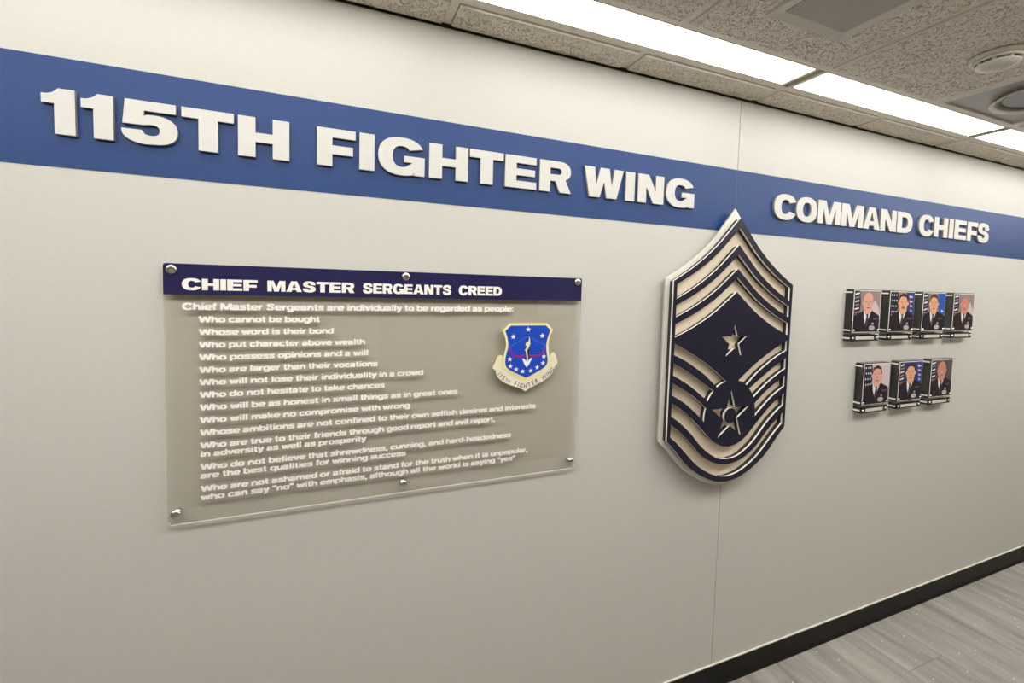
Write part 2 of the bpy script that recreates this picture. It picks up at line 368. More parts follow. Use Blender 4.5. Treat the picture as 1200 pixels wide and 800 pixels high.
# ------------------------------------------------------------------ ceiling
TEE = .012; P = .6096; J0 = .306
ceiling = box('ceiling', XA, XB, YB, .02, CEIL+.10, CEIL+.14, 'dark', kind='structure')
ROWS = [(-.003, -.108), (-.292, -.732), (-1.230, -1.830), (-1.854, YB+.003)]
LIGHTROWS = [(-.132, -.268, 'lens_near'), (-.756, -1.206, 'lens_fill')]  # second row is added out of view to brighten the middle of the wall
def tile_mesh(L, W):
    """tegular tile: face drops below the grid by 7 mm, its rim sits on the tee"""
    bm = bmesh.new(); box_bm(bm, -L/2+.003, L/2-.003, -W/2+.002, W/2-.002, 0, .02)
    bmesh.ops.bevel(bm, geom=[e for e in bm.edges if all(v.co.z < .001 for v in e.verts)], offset=.0015, segments=1, affect='EDGES')
    me = mesh('ceiling_tile', bm, ['tile', 'tile_edge'])
    for p in me.polygons:
        if abs(p.normal.z) < .9: p.material_index = 1
    return me
k0 = int((XA-J0)/P)-1
cols = [(max(XA, J0+k*P), min(XB, J0+(k+1)*P)) for k in range(k0, 14) if J0+(k+1)*P > XA+.05 and J0+k*P < XB-.05]
diff_cell = {}
cache = {}
for ri, (ya, yb) in enumerate(ROWS):
    for xa, xb in cols:
        kx = round((xa-J0)/P)
        if ri == 1 and kx == 3: diff_cell['supply'] = (xa, xb, ya, yb); continue
        key = (round(xb-xa, 3), ri)
        if key not in cache: cache[key] = tile_mesh(xb-xa-2*TEE, ya-yb)
        link('ceiling_tile', cache[key], ceiling, Vector(((xa+xb)/2, (ya+yb)/2, CEIL))-ceiling.location)
ZT = CEIL+.007
for y0, y1 in ((-.108, -.132), (-.268, -.292), (-.732, -.756), (-1.206, -1.230), (-1.830, -1.854)):
    box('grid_tee', XA, XB, y1, y0, ZT, ZT+.03, 'tee', ceiling)
for ri, (ya, yb) in enumerate(ROWS):
    for xa, xb in cols[1:]:
        box('cross_tee', xa-TEE, xa+TEE, yb, ya, ZT, ZT+.03, 'tee', ceiling)
box('wall_angle', XA, XB, -.018, 0, ZT+.001, ZT+.003, 'tee', ceiling)

lights = [('first', -.914), ('second', .306), ('third', 1.5252), ('fourth', 2.7444), ('fifth', 3.9636), ('sixth', 5.183), ('seventh', -2.132)]
lab = {.306: 'long lit ceiling light panel above the raised lettering, nearest the top left',
       1.5252: 'lit ceiling light panel above the chevron badge, its left end at the wall seam',
       2.7444: 'lit ceiling light panel at the right edge, beyond the smoke detector'}
for ri, (ya, yb, lm) in enumerate(LIGHTROWS):
    for nm, xa in lights:
        x0, x1 = xa+TEE+.001, xa+2*P-TEE-.001
        if x1 > XB or x0 < XA: continue
        label = lab.get(xa) if ri == 0 else None
        if label is None:
            side = ('to the %s' % ('left' if xa < -.6 else 'right'))
            label = ('lit ceiling light panel of the near row, outside the view, %s %s' if ri == 0 else 'added fill light panel of the second row, outside the view, %s %s') % (nm, side)
        t = empty('ceiling_light', ((x0+x1)/2, (ya+yb)/2, ZT), label, 'ceiling light', 'troffer lights set in the ceiling grid')
        for q0, q1, s0, s1 in ((x0, x1, ya-.012, ya), (x0, x1, yb, yb+.005), (x0, x0+.018, yb+.005, ya-.012), (x1-.018, x1, yb+.005, ya-.012)):
            box('frame', q0, q1, s0, s1, ZT-.001, ZT+.02, 'frame', t, bevel=.001, segs=1)
        bm = bmesh.new(); box_bm(bm, -(x1-x0)/2+.018, (x1-x0)/2-.018, yb+.005-(ya+yb)/2, ya-.012-(ya+yb)/2, -.0015, .003)
        link('lens', mesh('lens', bm, lm), t)
        box('housing', x0+.001, x1-.001, yb+.001, ya-.001, ZT+.021, ZT+.085, 'frame', t)

# return air grille in the tile
def ring_bm(bm, outer, inner, z0, z1):
    o = [bm.verts.new((x, y, z0)) for x, y in outer]; i = [bm.verts.new((x, y, z1)) for x, y in inner]
    for k in range(4): bm.faces.new((o[k], o[(k+1) % 4], i[(k+1) % 4], i[k]))
g = empty('return_air_grille', (1.222, -.566, CEIL), 'square white air grille with a flat grey centre panel set in a ceiling tile', 'air grille')
def sq(h): return [(-h, -h), (h, -h), (h, h), (-h, h)]
bm = bmesh.new()
ring_bm(bm, sq(.150), sq(.149), 0, -.006); ring_bm(bm, sq(.149), sq(.146), -.006, -.008); ring_bm(bm, sq(.146), sq(.118), -.008, -.003); ring_bm(bm, sq(.118), sq(.116), -.003, -.0005)
link('frame', mesh('frame', bm, 'diffuser'), g)
bm = bmesh.new(); box_bm(bm, -.117, .117, -.117, .117, -.0045, -.001); link('centre_panel', mesh('centre_panel', bm, 'diffgrey'), g)

# supply air diffuser filling one cell of the grid
xa, xb, ya, yb = diff_cell['supply']
g = empty('supply_air_diffuser', ((xa+xb)/2, (ya+yb)/2, ZT), 'grey metal air diffuser with curved vane in the ceiling at the right edge', 'air diffuser')
hx, hy = (xb-xa)/2-TEE, (ya-yb)/2
bm = bmesh.new()
def rc(a, b): return [(-a, -b), (a, -b), (a, b), (-a, b)]
ring_bm(bm, rc(hx, hy), rc(hx-.035, hy-.004), 0, -.003); ring_bm(bm, rc(hx-.035, hy-.004), rc(hx-.04, hy-.008), -.003, .004)
link('flange', mesh('flange', bm, 'diffuser'), g)
bm = bmesh.new(); box_bm(bm, -hx+.003, hx-.003, -hy+.003, hy-.003, .004, .012); link('back_pan', mesh('back_pan', bm, 'metalgrey'), g)
for R0, nm in ((.165, 'vane'), (.06, 'vane')):
    lathe(nm, [(R0, .0), (R0+.012, .010), (R0+.014, .012), (R0-.02, .002), (R0, .0)], 'diffuser' if R0 > .1 else 'metalgrey', g, (.0, 0, .003), axis='-Z', n=48)

# smoke detector
sd = empty('smoke_detector', (1.885, -.560, CEIL), 'round cream smoke detector on a ceiling tile near the right edge', 'smoke detector')
lathe('base', [(0, 0), (.066, 0), (.068, .004), (.066, .010), (.060, .012), (0, .012)], 'plastic', sd, (0, 0, 0), axis='-Z')
lathe('vent_ring', [(.046, .011), (.046, .026)], 'plastic_dark', sd, (0, 0, 0), axis='-Z')
lathe('cover', [(.054, .012), (.057, .016), (.055, .020), (.050, .021), (.050, .012)], 'plastic', sd, (0, 0, 0), axis='-Z')
lathe('cap', [(0, .040), (.020, .040), (.036, .037), (.049, .030), (.051, .026), (.047, .024), (0, .024)], 'plastic', sd, (0, 0, 0), axis='-Z')
for k in range(8):
    a = k*math.pi/4+.2
    bm = bmesh.new(); box_bm(bm, -.004, .004, -.0025, .0025, -.028, -.018)
    o = link('vent_fin', mesh('vent_fin', bm, 'plastic'), sd, (.0485*math.cos(a), .0485*math.sin(a), 0)); o.rotation_euler.z = a+math.pi/2

# ================================================================== RAISED LETTERS
LT, LB = Z0+.4065, Z0+.3085
def letter(ch, x0, x1, label, group):
    wd = (x1-x0)/(LT-LB); loops = glyph(ch, wd); a, b, c, d = bbox(loops)
    over = ch in 'OCGS'
    t, bt = (LT+.003, LB-.003) if over else (LT, LB)
    sx = (x1-x0)/(b-a); sz = (t-bt)/(d-c)
    L = [[((p[0]-a)*sx-(x1-x0)/2, (p[1]-c)*sz) for p in l] for l in loops]
    nm = 'raised_digit' if ch.isdigit() else 'raised_letter'
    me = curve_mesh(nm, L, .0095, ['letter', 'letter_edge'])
    o = link(nm, me, None, ((x0+x1)/2, -.0009, bt))
    tag(o, label, 'digit' if ch.isdigit() else 'letter', group)
W1 = [('1', -.582, -.525, 'first raised white digit 1 of 115TH, at the far left of the blue band'),
      ('1', -.515, -.458, 'second raised white digit 1 of 115TH, just left of the 5'),
      ('5', -.444, -.337, 'raised white digit 5 of 115TH on the blue band'),
      ('T', -.329, -.222, 'raised white letter T of 115TH, between the 5 and the H'),
      ('H', -.213, -.099, 'raised white letter H ending 115TH on the blue band'),
      ('F', -.034, .062, 'raised white letter F starting FIGHTER'), ('I', .072, .111, 'raised white letter I of FIGHTER'),
      ('G', .121, .249, 'raised white letter G of FIGHTER'), ('H', .262, .378, 'raised white letter H of FIGHTER'),
      ('T', .383, .490, 'raised white letter T of FIGHTER'), ('E', .496, .602, 'raised white letter E of FIGHTER'),
      ('R', .613, .727, 'raised white letter R ending FIGHTER'), ('W', .776, .930, 'raised white letter W starting WING'),
      ('I', .941, .978, 'raised white letter I of WING'), ('N', .992, 1.104, 'raised white letter N of WING'),
      ('G', 1.115, 1.245, 'raised white letter G ending WING, left of the wall seam')]
for a in W1: letter(*a, 'raised lettering 115TH FIGHTER WING')
W2 = [('C', 1.663, 1.789, 'raised white letter C starting COMMAND'), ('O', 1.793, 1.921, 'raised white letter O of COMMAND'),
      ('M', 1.926, 2.074, 'first raised white letter M of COMMAND, after the O'), ('M', 2.080, 2.231, 'second raised white letter M of COMMAND, before the A'),
      ('A', 2.232, 2.354, 'raised white letter A of COMMAND'), ('N', 2.357, 2.477, 'raised white letter N of COMMAND'),
      ('D', 2.484, 2.606, 'raised white letter D ending COMMAND'), ('C', 2.660, 2.783, 'raised white letter C starting CHIEFS'),
      ('H', 2.790, 2.909, 'raised white letter H of CHIEFS'), ('I', 2.921, 2.960, 'raised white letter I of CHIEFS'),
      ('E', 2.971, 3.080, 'raised white letter E of CHIEFS'), ('F', 3.090, 3.190, 'raised white letter F of CHIEFS'),
      ('S', 3.192, 3.304, 'raised white letter S ending CHIEFS')]
for a in W2: letter(*a, 'raised lettering COMMAND CHIEFS')

# ================================================================== CREED PANEL
K = 1.0054               # measured about the camera at 25 mm off the wall, moved to 18 mm
PX0, PX1, PT, PB = -.366*K, .7715*K, .0350*K, -.6045*K
YF, TH = -.018, .006           # front face, thickness
pc = Vector(((PX0+PX1)/2, YF, Z0+PB))
panel = empty('creed_panel', pc, 'large clear acrylic creed panel with white text and navy header on chrome standoffs', 'sign')
bm = bmesh.new()
hw = (PX1-PX0)/2; hh = PT-PB
box_bm(bm, -hw, hw, 0, TH, 0, hh)
ve = [e for e in bm.edges if abs(e.verts[0].co.y-e.verts[1].co.y) > .001]
bmesh.ops.bevel(bm, geom=ve, offset=.006, segments=4, affect='EDGES')
me = mesh('acrylic_sheet', bm, ['acrylic', 'acryl_edge'])
for p in me.polygons:
    if abs(p.normal.y) < .7: p.material_index = 1
link('acrylic_sheet', me, panel)
def rrect(x0, x1, z0, z1, r, low=True):
    pts = []
    for cx, cz, a0 in ((x1-r, z1-r, 0), (x0+r, z1-r, 90)):
        for k in range(5): a = math.radians(a0+90*k/4); pts.append((cx+r*math.cos(a), cz+r*math.sin(a)))
    return pts+[(x0, z0), (x1, z0)]
hb = curve_mesh('header_band', [rrect(-hw, hw, hh-.0745, hh, .006)], .0006, ['navy_print'])
link('header_band', hb, panel, (0, 0, 0))

# heavy wide lower-case face for the printed creed, drawn with strokes (cap height 1)
XH = .735
def o_(cx=.40, a=.285): return el(cx, XH/2, a, XH/2-.07, 0, 360, 16, 2.2)
def arch(x, w_=.46): return [(x, .36), (x+.05, .56), (x+.17, XH-.075), (x+.30, XH-.085), (x+w_-.03, .54), (x+w_, .40), (x+w_, 0)]
sS = [(.60,.53),(.50,.645),(.34,.665),(.17,.62),(.15,.50),(.30,.40),(.46,.34),(.55,.22),(.46,.09),(.32,.07),(.16,.09),(.07,.21)]
GL = {
 'a': (.74, [catmull([(.11,.50),(.20,.64),(.36,.665),(.52,.60),(.56,.45),(.56,0)], 3), catmull([(.56,.42),(.34,.38),(.15,.31),(.12,.18),(.22,.07),(.40,.08),(.54,.22)], 3)]),
 'b': (.78, [[(.12,0),(.12,1)], o_(.40)]), 'c': (.72, [el(.39, XH/2, .28, XH/2-.07, 38, 322, 14, 2.2)]),
 'd': (.78, [[(.66,0),(.66,1)], o_(.38)]), 'e': (.76, [el(.39, XH/2, .285, XH/2-.07, 0, 322, 14, 2.2), [(.12,.365),(.72,.365)]]),
 'f': (.46, [[(.46,.93),(.33,.93),(.24,.86),(.22,.72),(.22,0)], [(.02,.665),(.45,.665)]]),
 'g': (.78, [o_(.38), [(.66,XH),(.66,-.02),(.60,-.15),(.42,-.205),(.22,-.19),(.12,-.10)]]),
 'h': (.76, [[(.13,0),(.13,1)], arch(.17)]), 'i': (.33, [[(.165,0),(.165,XH)], [(.165,.86),(.165,1)]]),
 'k': (.74, [[(.13,0),(.13,1)], [(.20,.30),(.60,XH-.04)], [(.32,.42),(.65,.03)]]), 'l': (.33, [[(.165,0),(.165,1)]]),
 'm': (1.12, [[(.13,0),(.13,XH)], arch(.14,.42), arch(.57,.42)]), 'n': (.76, [[(.13,0),(.13,XH)], arch(.17)]),
 'o': (.80, [o_()]), 'p': (.78, [[(.12,-.27),(.12,XH)], o_(.40)]), 'q': (.78, [[(.66,-.27),(.66,XH)], o_(.38)]),
 'r': (.50, [[(.13,0),(.13,XH)], [(.15,.36),(.22,.58),(.34,.655),(.47,.65)]]), 's': (.68, [catmull(sS, 2)]),
 't': (.48, [[(.22,.95),(.22,.22),(.27,.10),(.44,.065)], [(.02,.665),(.44,.665)]]),
 'u': (.76, [[(.63,0),(.63,XH)], [(.59-(p[0]-.17)+.0,XH-p[1]) for p in arch(.17)]]),
 'v': (.70, [[(.09,XH),(.35,.02),(.61,XH)]]), 'w': (1.02, [[(.09,XH),(.29,.02),(.51,.66),(.73,.02),(.93,XH)]]),
 'y': (.70, [[(.09,XH),(.36,.06)], [(.62,XH),(.34,-.06),(.24,-.19),(.08,-.20)]]),
 'W': (1.34, [[(.10,1),(.36,.03),(.67,.93),(.98,.03),(1.24,1)]]), 'C': (1.02, [el(.52, .5, .40, .43, 34, 326, 18, 2.2)]),
 'M': (1.20, [[(.13,0),(.13,1)], [(.20,.94),(.60,.06),(1.0,.94)], [(1.07,0),(1.07,1)]]),
 'S': (.94, [catmull([(p[0]*1.28+.02, p[1]*1.36+.0) for p in sS], 2)]),
 ':': (.34, [[(.17,0),(.17,.16)], [(.17,.56),(.17,.72)]]), ',': (.34, [[(.17,.16),(.17,.0),(.10,-.16)]]), '.': (.34, [[(.17,0),(.17,.16)]]),
 '-': (.46, [[(.06,.36),(.40,.36)]]), '"': (.50, [[(.13,.62),(.13,1)], [(.37,.62),(.37,1)]]), ' ': (.36, [])}
def split_sharp(strokes):
    out = []
    for st in strokes:
        cur = [st[0]]
        for k in range(1, len(st)-1):
            cur.append(st[k]); a, b, c = st[k-1], st[k], st[k+1]
            u, v = (b[0]-a[0], b[1]-a[1]), (c[0]-b[0], c[1]-b[1])
            if (u[0]*v[0]+u[1]*v[1]) < .35*math.hypot(*u)*math.hypot(*v): out.append(cur); cur = [st[k]]
        cur.append(st[-1]); out.append(cur)
    return out
def text_mesh(s, x0, x1, cap, mat, name='text_line', y=-.0004):
    tot = sum(GL[c][0] for c in s); bm = bmesh.new(); sx = (x1-x0)/tot; u = 0; y0 = y
    tv, th = .128, .090
    for c in s:
        adv, strokes = GL[c]
        for si_, st in enumerate(split_sharp(strokes)):
            y = y0-.00004*si_
            closed = len(st) > 4 and math.hypot(st[0][0]-st[-1][0], st[0][1]-st[-1][1]) < 1e-4
            if closed: st = st[:-1]
            L, R = [], []; n = len(st)
            for k in range(n):
                a = st[k-1] if (k or closed) else st[0]; d = st[(k+1) % n] if (k < n-1 or closed) else st[-1]
                dx, dz = d[0]-a[0], d[1]-a[1]; q = math.hypot(dx, dz) or 1; nx_, nz_ = -dz/q, dx/q
                t = tv*abs(nx_)+th*abs(nz_)
                # mitre on sharp turns
                if 0 < k < n-1 or closed:
                    e1 = (st[k][0]-a[0], st[k][1]-a[1]); l1 = math.hypot(*e1) or 1; m = abs((-e1[1]/l1)*nx_+(e1[0]/l1)*nz_); t = t/max(m, .62)
                L.append((st[k][0]+nx_*t, st[k][1]+nz_*t)); R.append((st[k][0]-nx_*t, st[k][1]-nz_*t))
            vl = [bm.verts.new(((u+p[0])*sx, y, p[1]*cap)) for p in L]; vr = [bm.verts.new(((u+p[0])*sx, y, p[1]*cap)) for p in R]
            for k in range(n if closed else n-1):
                try: bm.faces.new((vl[k], vr[k], vr[(k+1) % n], vl[(k+1) % n]))
                except ValueError: pass
        u += adv
    for f in bm.faces:
        f.normal_update()
        if f.normal.y > 0: f.normal_flip()
    me = bpy.data.meshes.new(name); bm.to_mesh(me); bm.free(); me.materials.append(MAT[mat]); return me
lines = [("Chief Master Sergeants are individually to be regarded as people:", -.329, .531, -.0755, .0165),
 ("Who cannot be bought", -.296, -.025, -.106, .0150), ("Whose word is their bond", -.296, .009, -.137, .0150),
 ("Who put character above wealth", -.296, .090, -.168, .0150), ("Who possess opinions and a will", -.296, .099, -.199, .0150),
 ("Who are larger than their vocations", -.296, .124, -.230, .0150), ("Who will not lose their individuality in a crowd", -.296, .252, -.261, .0150),
 ("Who do not hesitate to take chances", -.296, .144, -.292, .0150), ("Who will be as honest in small things as in great ones", -.296, .356, -.3235, .0150),
 ("Who will make no compromise with wrong", -.296, .215, -.355, .0150), ("Whose ambitions are not confined to their own selfish desires and interests", -.296, .616, -.3865, .0150),
 ("Who are true to their friends through good report and evil report,", -.296, .478, -.4185, .0150), ("in adversity as well as prosperity", -.296, .095, -.440, .0150),
 ("Who do not believe that shrewdness, cunning, and hard-headedness", -.296, .533, -.473, .0150), ("are the best qualities for winning success", -.296, .205, -.4945, .0150),
 ("Who are not ashamed or afraid to stand for the truth when it is unpopular,", -.296, .593, -.528, .0150), ('who can say "no" with emphasis, although all the world is saying "yes"', -.296, .550, -.5495, .0150)]
for s, x0, x1, z, cap in lines:
    link('text_line', text_mesh(s, x0*K, x1*K, cap, 'print_white'), panel, (x0*K-pc.x, 0, Z0+z*K-pc.z))
# header title, one letter per piece of print, joined word by word
def word_loops(word, x0, x1, z0, z1):
    wid = {'I': .385, 'T': 1.05, 'H': 1.13, 'E': 1.03, 'F': .98, 'A': 1.30, 'M': 1.46, 'C': 1.26, 'G': 1.28, 'N': 1.15, 'R': 1.14, 'S': 1.12, 'D': 1.18}
    gap = .07; x = 0; out = []
    for ch in word:
        g2 = glyph(ch, wid[ch]*.94, .36, .23); a, b, c, d = bbox(g2)
        out += [[(x+p[0]-a, p[1]) for p in l] for l in g2]; x += (b-a)+gap
    x -= gap; s = (x1-x0)/x
    return [[(x0+p[0]*s, z0+p[1]*(z1-z0)) for p in l] for l in out]
HT, HBt = .0000, -.0275
for word, x0, x1 in (('CHIEF', -.329, -.170), ('MASTER', -.148, .061), ('SERGEANTS', .083, .330), ('CREED', .353, .489)):
    L = word_loops(word, x0*K-pc.x, x1*K-pc.x, Z0+HBt*K-pc.z, Z0+HT-pc.z)
    me = curve_mesh('header_word', L, .0004, ['print_white'])
    for v in me.vertices: v.co.y -= .0006
    link('header_word', me, panel)
for x, z in ((-.349, .0205), (.198, .0215), (.7545, .0225), (-.348, -.577), (.199, -.5785), (.752, -.5785)):
    c0 = (x*K-pc.x, 0, Z0+z*K-pc.z)
    s = lathe('standoff', [(0, .0004), (.0095, .0004), (.0095, .0118), (0, .0118)], 'chrome', panel, (c0[0], -YF, c0[2]))
    lathe('standoff_cap', [(.0108, 0), (.0110, .0006), (.0110, .0035), (.0100, .0052), (.0070, .0062), (0, .0066)], 'chrome', s, (0, YF-.0006, 0))

# ------------------------------------------------------------------ wing emblem
EX, EZ, EY = .5755*1.006, Z0-.2859*1.006, YF-.0005
emb = empty('wing_emblem', (EX, EY, EZ), 'small blue shield emblem with white stars and a cream scroll on the acrylic creed panel', 'emblem')
def E(p): return ((p[0]-350)*.000387, -(p[1]-592)*.000357)
def flat(name, loops, y, d, mats, parent=emb):
    me = curve_mesh(name, [[E(p) for p in l] for l in loops], d, mats)
    for v in me.vertices: v.co.y -= y
    return link(name, me, parent)
scroll = catmull([(118,376),(92,398),(78,440),(58,488),(84,512),(94,555),(132,600),(190,638),(265,668),(320,692),(348,714)], 4)
scroll += catmull([(348,714),(385,688),(440,662),(510,628),(575,580),(612,530),(616,497),(640,468),(624,410),(606,372),(584,370)], 4)[1:]
scroll += [(552,420), (450,560), (350,600), (250,560), (150,420), (140, 385)]
flat('scroll', [scroll], 0, .005, ['emb_cream', 'emb_edge'])
so = [(193,101),(527,101),(588,163)]+catmull([(588,163),(560,225),(548,300),(556,380),(566,430),(556,488),(510,532),(440,566),(350,612)], 4)[1:]+catmull([(350,612),(262,566),(190,532),(146,488),(140,430),(152,370),(166,300),(158,230),(130,165)], 4)[1:]
si = [(205,122),(518,122),(562,165)]+catmull([(562,165),(540,228),(526,300),(534,380),(543,430),(534,480),(495,516),(430,552),(350,590)], 4)[1:]+catmull([(350,590),(268,548),(205,514),(172,480),(163,430),(172,370),(186,300),(178,230),(157,168)], 4)[1:]
flat('shield_border', [so], .0045, .002, ['emb_yellow', 'emb_edge'])
fld = flat('shield_field', [si], .0060, .0012, ['emb_blue'])
def star(cx, cy, r, inner=.42, rot=0, sx=1.0):
    return [(cx+sx*(r if k % 2 == 0 else r*inner)*math.sin(math.radians(36*k+rot)), cy-(r if k % 2 == 0 else r*inner)*math.cos(math.radians(36*k+rot))) for k in range(10)]
for cx, cy, r in ((358,157,25),(227,220,25),(487,215,25),(202,418,24),(208,480,24),(260,510,23),(318,530,23),(390,528,23),(448,500,23),(500,463,24),(507,405,24)):
    flat('star', [star(cx, cy, r)], .0070, .0005, ['emb_white'], emb)
def strip(pts, wd):
    L, R = [], []
    for k in range(len(pts)):
        a = pts[max(k-1, 0)]; c = pts[min(k+1, len(pts)-1)]; dx, dy = c[0]-a[0], c[1]-a[1]; q = math.hypot(dx, dy)
        L.append((pts[k][0]-dy/q*wd/2, pts[k][1]+dx/q*wd/2)); R.append((pts[k][0]+dy/q*wd/2, pts[k][1]-dx/q*wd/2))
    return L+R[::-1]
flat('roof_line', [strip([(205,306),(348,218),(355,218),(516,300)], 6)], .0070, .0003, ['emb_line'])
flat('side_line', [strip([(200,305),(214,350),(232,388)], 6), ], .0070, .0003, ['emb_line'])
flat('side_line', [strip([(516,303),(505,345),(485,382)], 6), ], .0070, .0003, ['emb_line'])
flat('crossbow', [strip(catmull([(200,330),(218,362),(246,392),(300,394),(350,386),(400,394),(455,392),(486,372),(510,330)], 4), 17)], .0071, .0004, ['emb_mag'])
flat('bolt_shadow', [[(360,225),(372,228),(386,300),(368,300),(372,350),(364,430),(352,430),(350,352),(334,352),(352,292),(340,290)]], .0073, .0003, ['emb_dark'])
flat('lightning_bolt', [[(368,218),(378,262),(372,276),(384,278),(360,330),(352,345),(364,430),(352,430),(342,352),(332,342),(352,306),(336,300),(346,262),(362,264)]], .0076, .0003, ['emb_yellow'])
flat('arrow_head', [[(308,414),(330,420),(345,440),(352,410),(362,440),(382,416),(404,412),(384,446),(374,470),(352,494),(332,470),(322,446)]], .0078, .0003, ['emb_white'])
# motto along the scroll
def motto():
    bm = bmesh.new()
    path = catmull([(112,530),(150,576),(205,606),(265,636),(348,662),(425,632),(500,600),(556,560),(600,512)], 12)
    ln = [0]
    for a, b in zip(path, path[1:]): ln.append(ln[-1]+math.hypot(b[0]-a[0], b[1]-a[1]))
    txt = '115TH  FIGHTER  WING'; sizes = [1,1,1,.7,.7]+[1]*15
    adv = [{'I': .5, ' ': .42, 'W': 1.25, '1': .62}.get(c, .9)*s for c, s in zip(txt, sizes)]
    tot = sum(adv); u = 0
    for ch, s_, a_ in zip(txt, sizes, adv):
        mid = (u+a_/2)/tot*ln[-1]; u += a_
        if ch == ' ': continue
        k = max(i for i in range(len(ln)-1) if ln[i] <= mid); f = (mid-ln[k])/(ln[k+1]-ln[k])
        p = [path[k][i]+(path[k+1][i]-path[k][i])*f for i in (0, 1)]
        d = (path[k+1][0]-path[k][0], path[k+1][1]-path[k][1]); an = math.atan2(-d[1]*.357, d[0]*.387)
        cu = bpy.data.curves.new('t', 'FONT'); cu.body = ch; cu.size = 1; cu.offset = .02; cu.fill_mode = 'FRONT'; cu.resolution_u = 2; cu.align_x = 'CENTER'
        me = curve_to_mesh('t', cu, 0, ['emb_purple']); sz = .0205*s_
        x, z = E(p); base = -.008
        mp = []
        for v in me.vertices:
            vx, vz = v.co.x*sz*.82, v.co.z*sz+base
            mp.append(bm.verts.new((x+vx*math.cos(an)-vz*math.sin(an), -.0053, z+vx*math.sin(an)+vz*math.cos(an))))
        for q in me.polygons:
            try: bm.faces.new([mp[i] for i in q.vertices])
            except ValueError: pass
        bpy.data.meshes.remove(me)
    return mesh('motto_lettering', bm, 'emb_purple')
link('motto_lettering', motto(), emb)

# ================================================================== CHEVRON BADGE
BX = 1.434
badge = empty('chevron_badge', (BX, 0, Z0), 'large navy and cream rank chevron badge with two stars, hung over the wall seam', 'badge')
def grow(pts, d):
    out = []; n = len(pts)
    for k in range(n):
        a, b, c = pts[k-1], pts[k], pts[(k+1) % n]
        e1 = (b[0]-a[0], b[1]-a[1]); e2 = (c[0]-b[0], c[1]-b[1])
        l1 = math.hypot(*e1) or 1; l2 = math.hypot(*e2) or 1
        n1 = (-e1[1]/l1, e1[0]/l1); n2 = (-e2[1]/l2, e2[0]/l2)
        nx_, nz_ = n1[0]+n2[0], n1[1]+n2[1]; q = math.hypot(nx_, nz_) or 1; nx_, nz_ = nx_/q, nz_/q
        dot = max(.55, nx_*n1[0]+nz_*n1[1])
        out.append((b[0]+nx_*d/dot, b[1]+nz_*d/dot))
    return out
BF = .055             # how far the navy face stands off the wall
gx = [(0,0),(.151,.195),(.309,.398),(.47,.573),(.628,.72),(.786,.85),(1,1)]
def bow(za, ze, hwid, n=14):
    """right half from the apex to the side"""
    P2 = catmull([(x*hwid, za-(za-ze)*y) for x, y in gx], 3); return P2
def mirror(pts): return [(-x, z) for x, z in reversed(pts)]
def sym(pts):  # pts from centre to right -> from left to right through the centre
    return mirror(pts)[:-1]+pts if abs(pts[0][0]) < 1e-6 else mirror(pts)+pts
bottom = catmull([(0,-.732),(.045,-.727),(.087,-.714),(.135,-.691),(.183,-.661),(.215,-.634),(.242,-.606),(.268,-.577),(.304,-.543)], 3)
def outline(top_apex, top_end, hwid, bot):
    top = bow(top_apex, top_end, hwid)
    return sym(top) + list(reversed(sym(bot)))
outer = outline(.284, .0385, .304, bottom)
SW = .289
holes = []
for za, zl, zb, zbl in ((.246, .027, .182, -.026), (.146, -.0485, .092, -.092), (.059, -.1165, .004, -.1645)):
    holes.append(sym(bow(za, zl, SW)) + list(reversed(sym(bow(zb, zbl, SW)))))
wing = [([(-.289,-.186),(-.241,-.208),(-.190,-.234),(-.136,-.264),(-.081,-.300),(-.031,-.337)], [(-.289,-.228),(-.239,-.249),(-.187,-.278),(-.133,-.312),(-.077,-.358)]),
        ([(-.289,-.258),(-.237,-.283),(-.184,-.314),(-.131,-.347),(-.091,-.372)], [(-.289,-.302),(-.234,-.330),(-.181,-.363),(-.119,-.409)]),
        ([(-.289,-.330),(-.232,-.360),(-.180,-.391),(-.125,-.434)], [(-.289,-.375),(-.229,-.408),(-.176,-.448),(-.131,-.486)])]
CZ, CR = -.465, .132
def arc_between(p, q, n=5):
    a0 = math.atan2(p[1]-CZ, p[0]); a1 = math.atan2(q[1]-CZ, q[0])
    if a0 < 0: a0 += 2*math.pi
    if a1 < 0: a1 += 2*math.pi
    r0 = math.hypot(p[0], p[1]-CZ); r1 = math.hypot(q[0], q[1]-CZ)
    return [((r0+(r1-r0)*k/n)*math.cos(a0+(a1-a0)*k/n), CZ+(r0+(r1-r0)*k/n)*math.sin(a0+(a1-a0)*k/n)) for k in range(1, n)]
for up, lo in wing:
    L = catmull(up, 3)+arc_between(up[-1], lo[-1])+list(reversed(catmull(lo, 3)))
    holes.append(L); holes.append([(-x, z) for x, z in L])
l4u = [(0,-.594),(.040,-.587),(.085,-.564),(.130,-.524),(.174,-.484),(.228,-.440),(.289,-.403)]
l4l = [(0,-.643),(.040,-.638),(.070,-.627),(.114,-.600),(.153,-.567),(.196,-.522),(.251,-.477),(.289,-.452)]
l5u = [(0,-.664),(.046,-.657),(.090,-.642),(.140,-.612),(.194,-.559),(.248,-.512),(.289,-.482)]
l5l = [(0,-.712),(.053,-.703),(.109,-.679),(.163,-.644),(.218,-.592),(.260,-.552),(.289,-.529)]
for u, l in ((l4u, l4l), (l5u, l5l)):
    holes.append(sym(catmull(u, 3)) + list(reversed(sym(catmull(l, 3)))))
def star5(cx, cz, r, inner=.385): return [(cx+(r if k % 2 == 0 else r*inner)*math.sin(math.radians(36*k)), cz+(r if k % 2 == 0 else r*inner)*math.cos(math.radians(36*k))) for k in range(10)]
holes.append(star5(0, -.186, .0685)); holes.append(star5(0, -.473, .101))
core = curve_mesh('raised_plate', [outer]+holes, .0070, ['white_core'])
for v in core.vertices: v.co.y -= BF-.0076
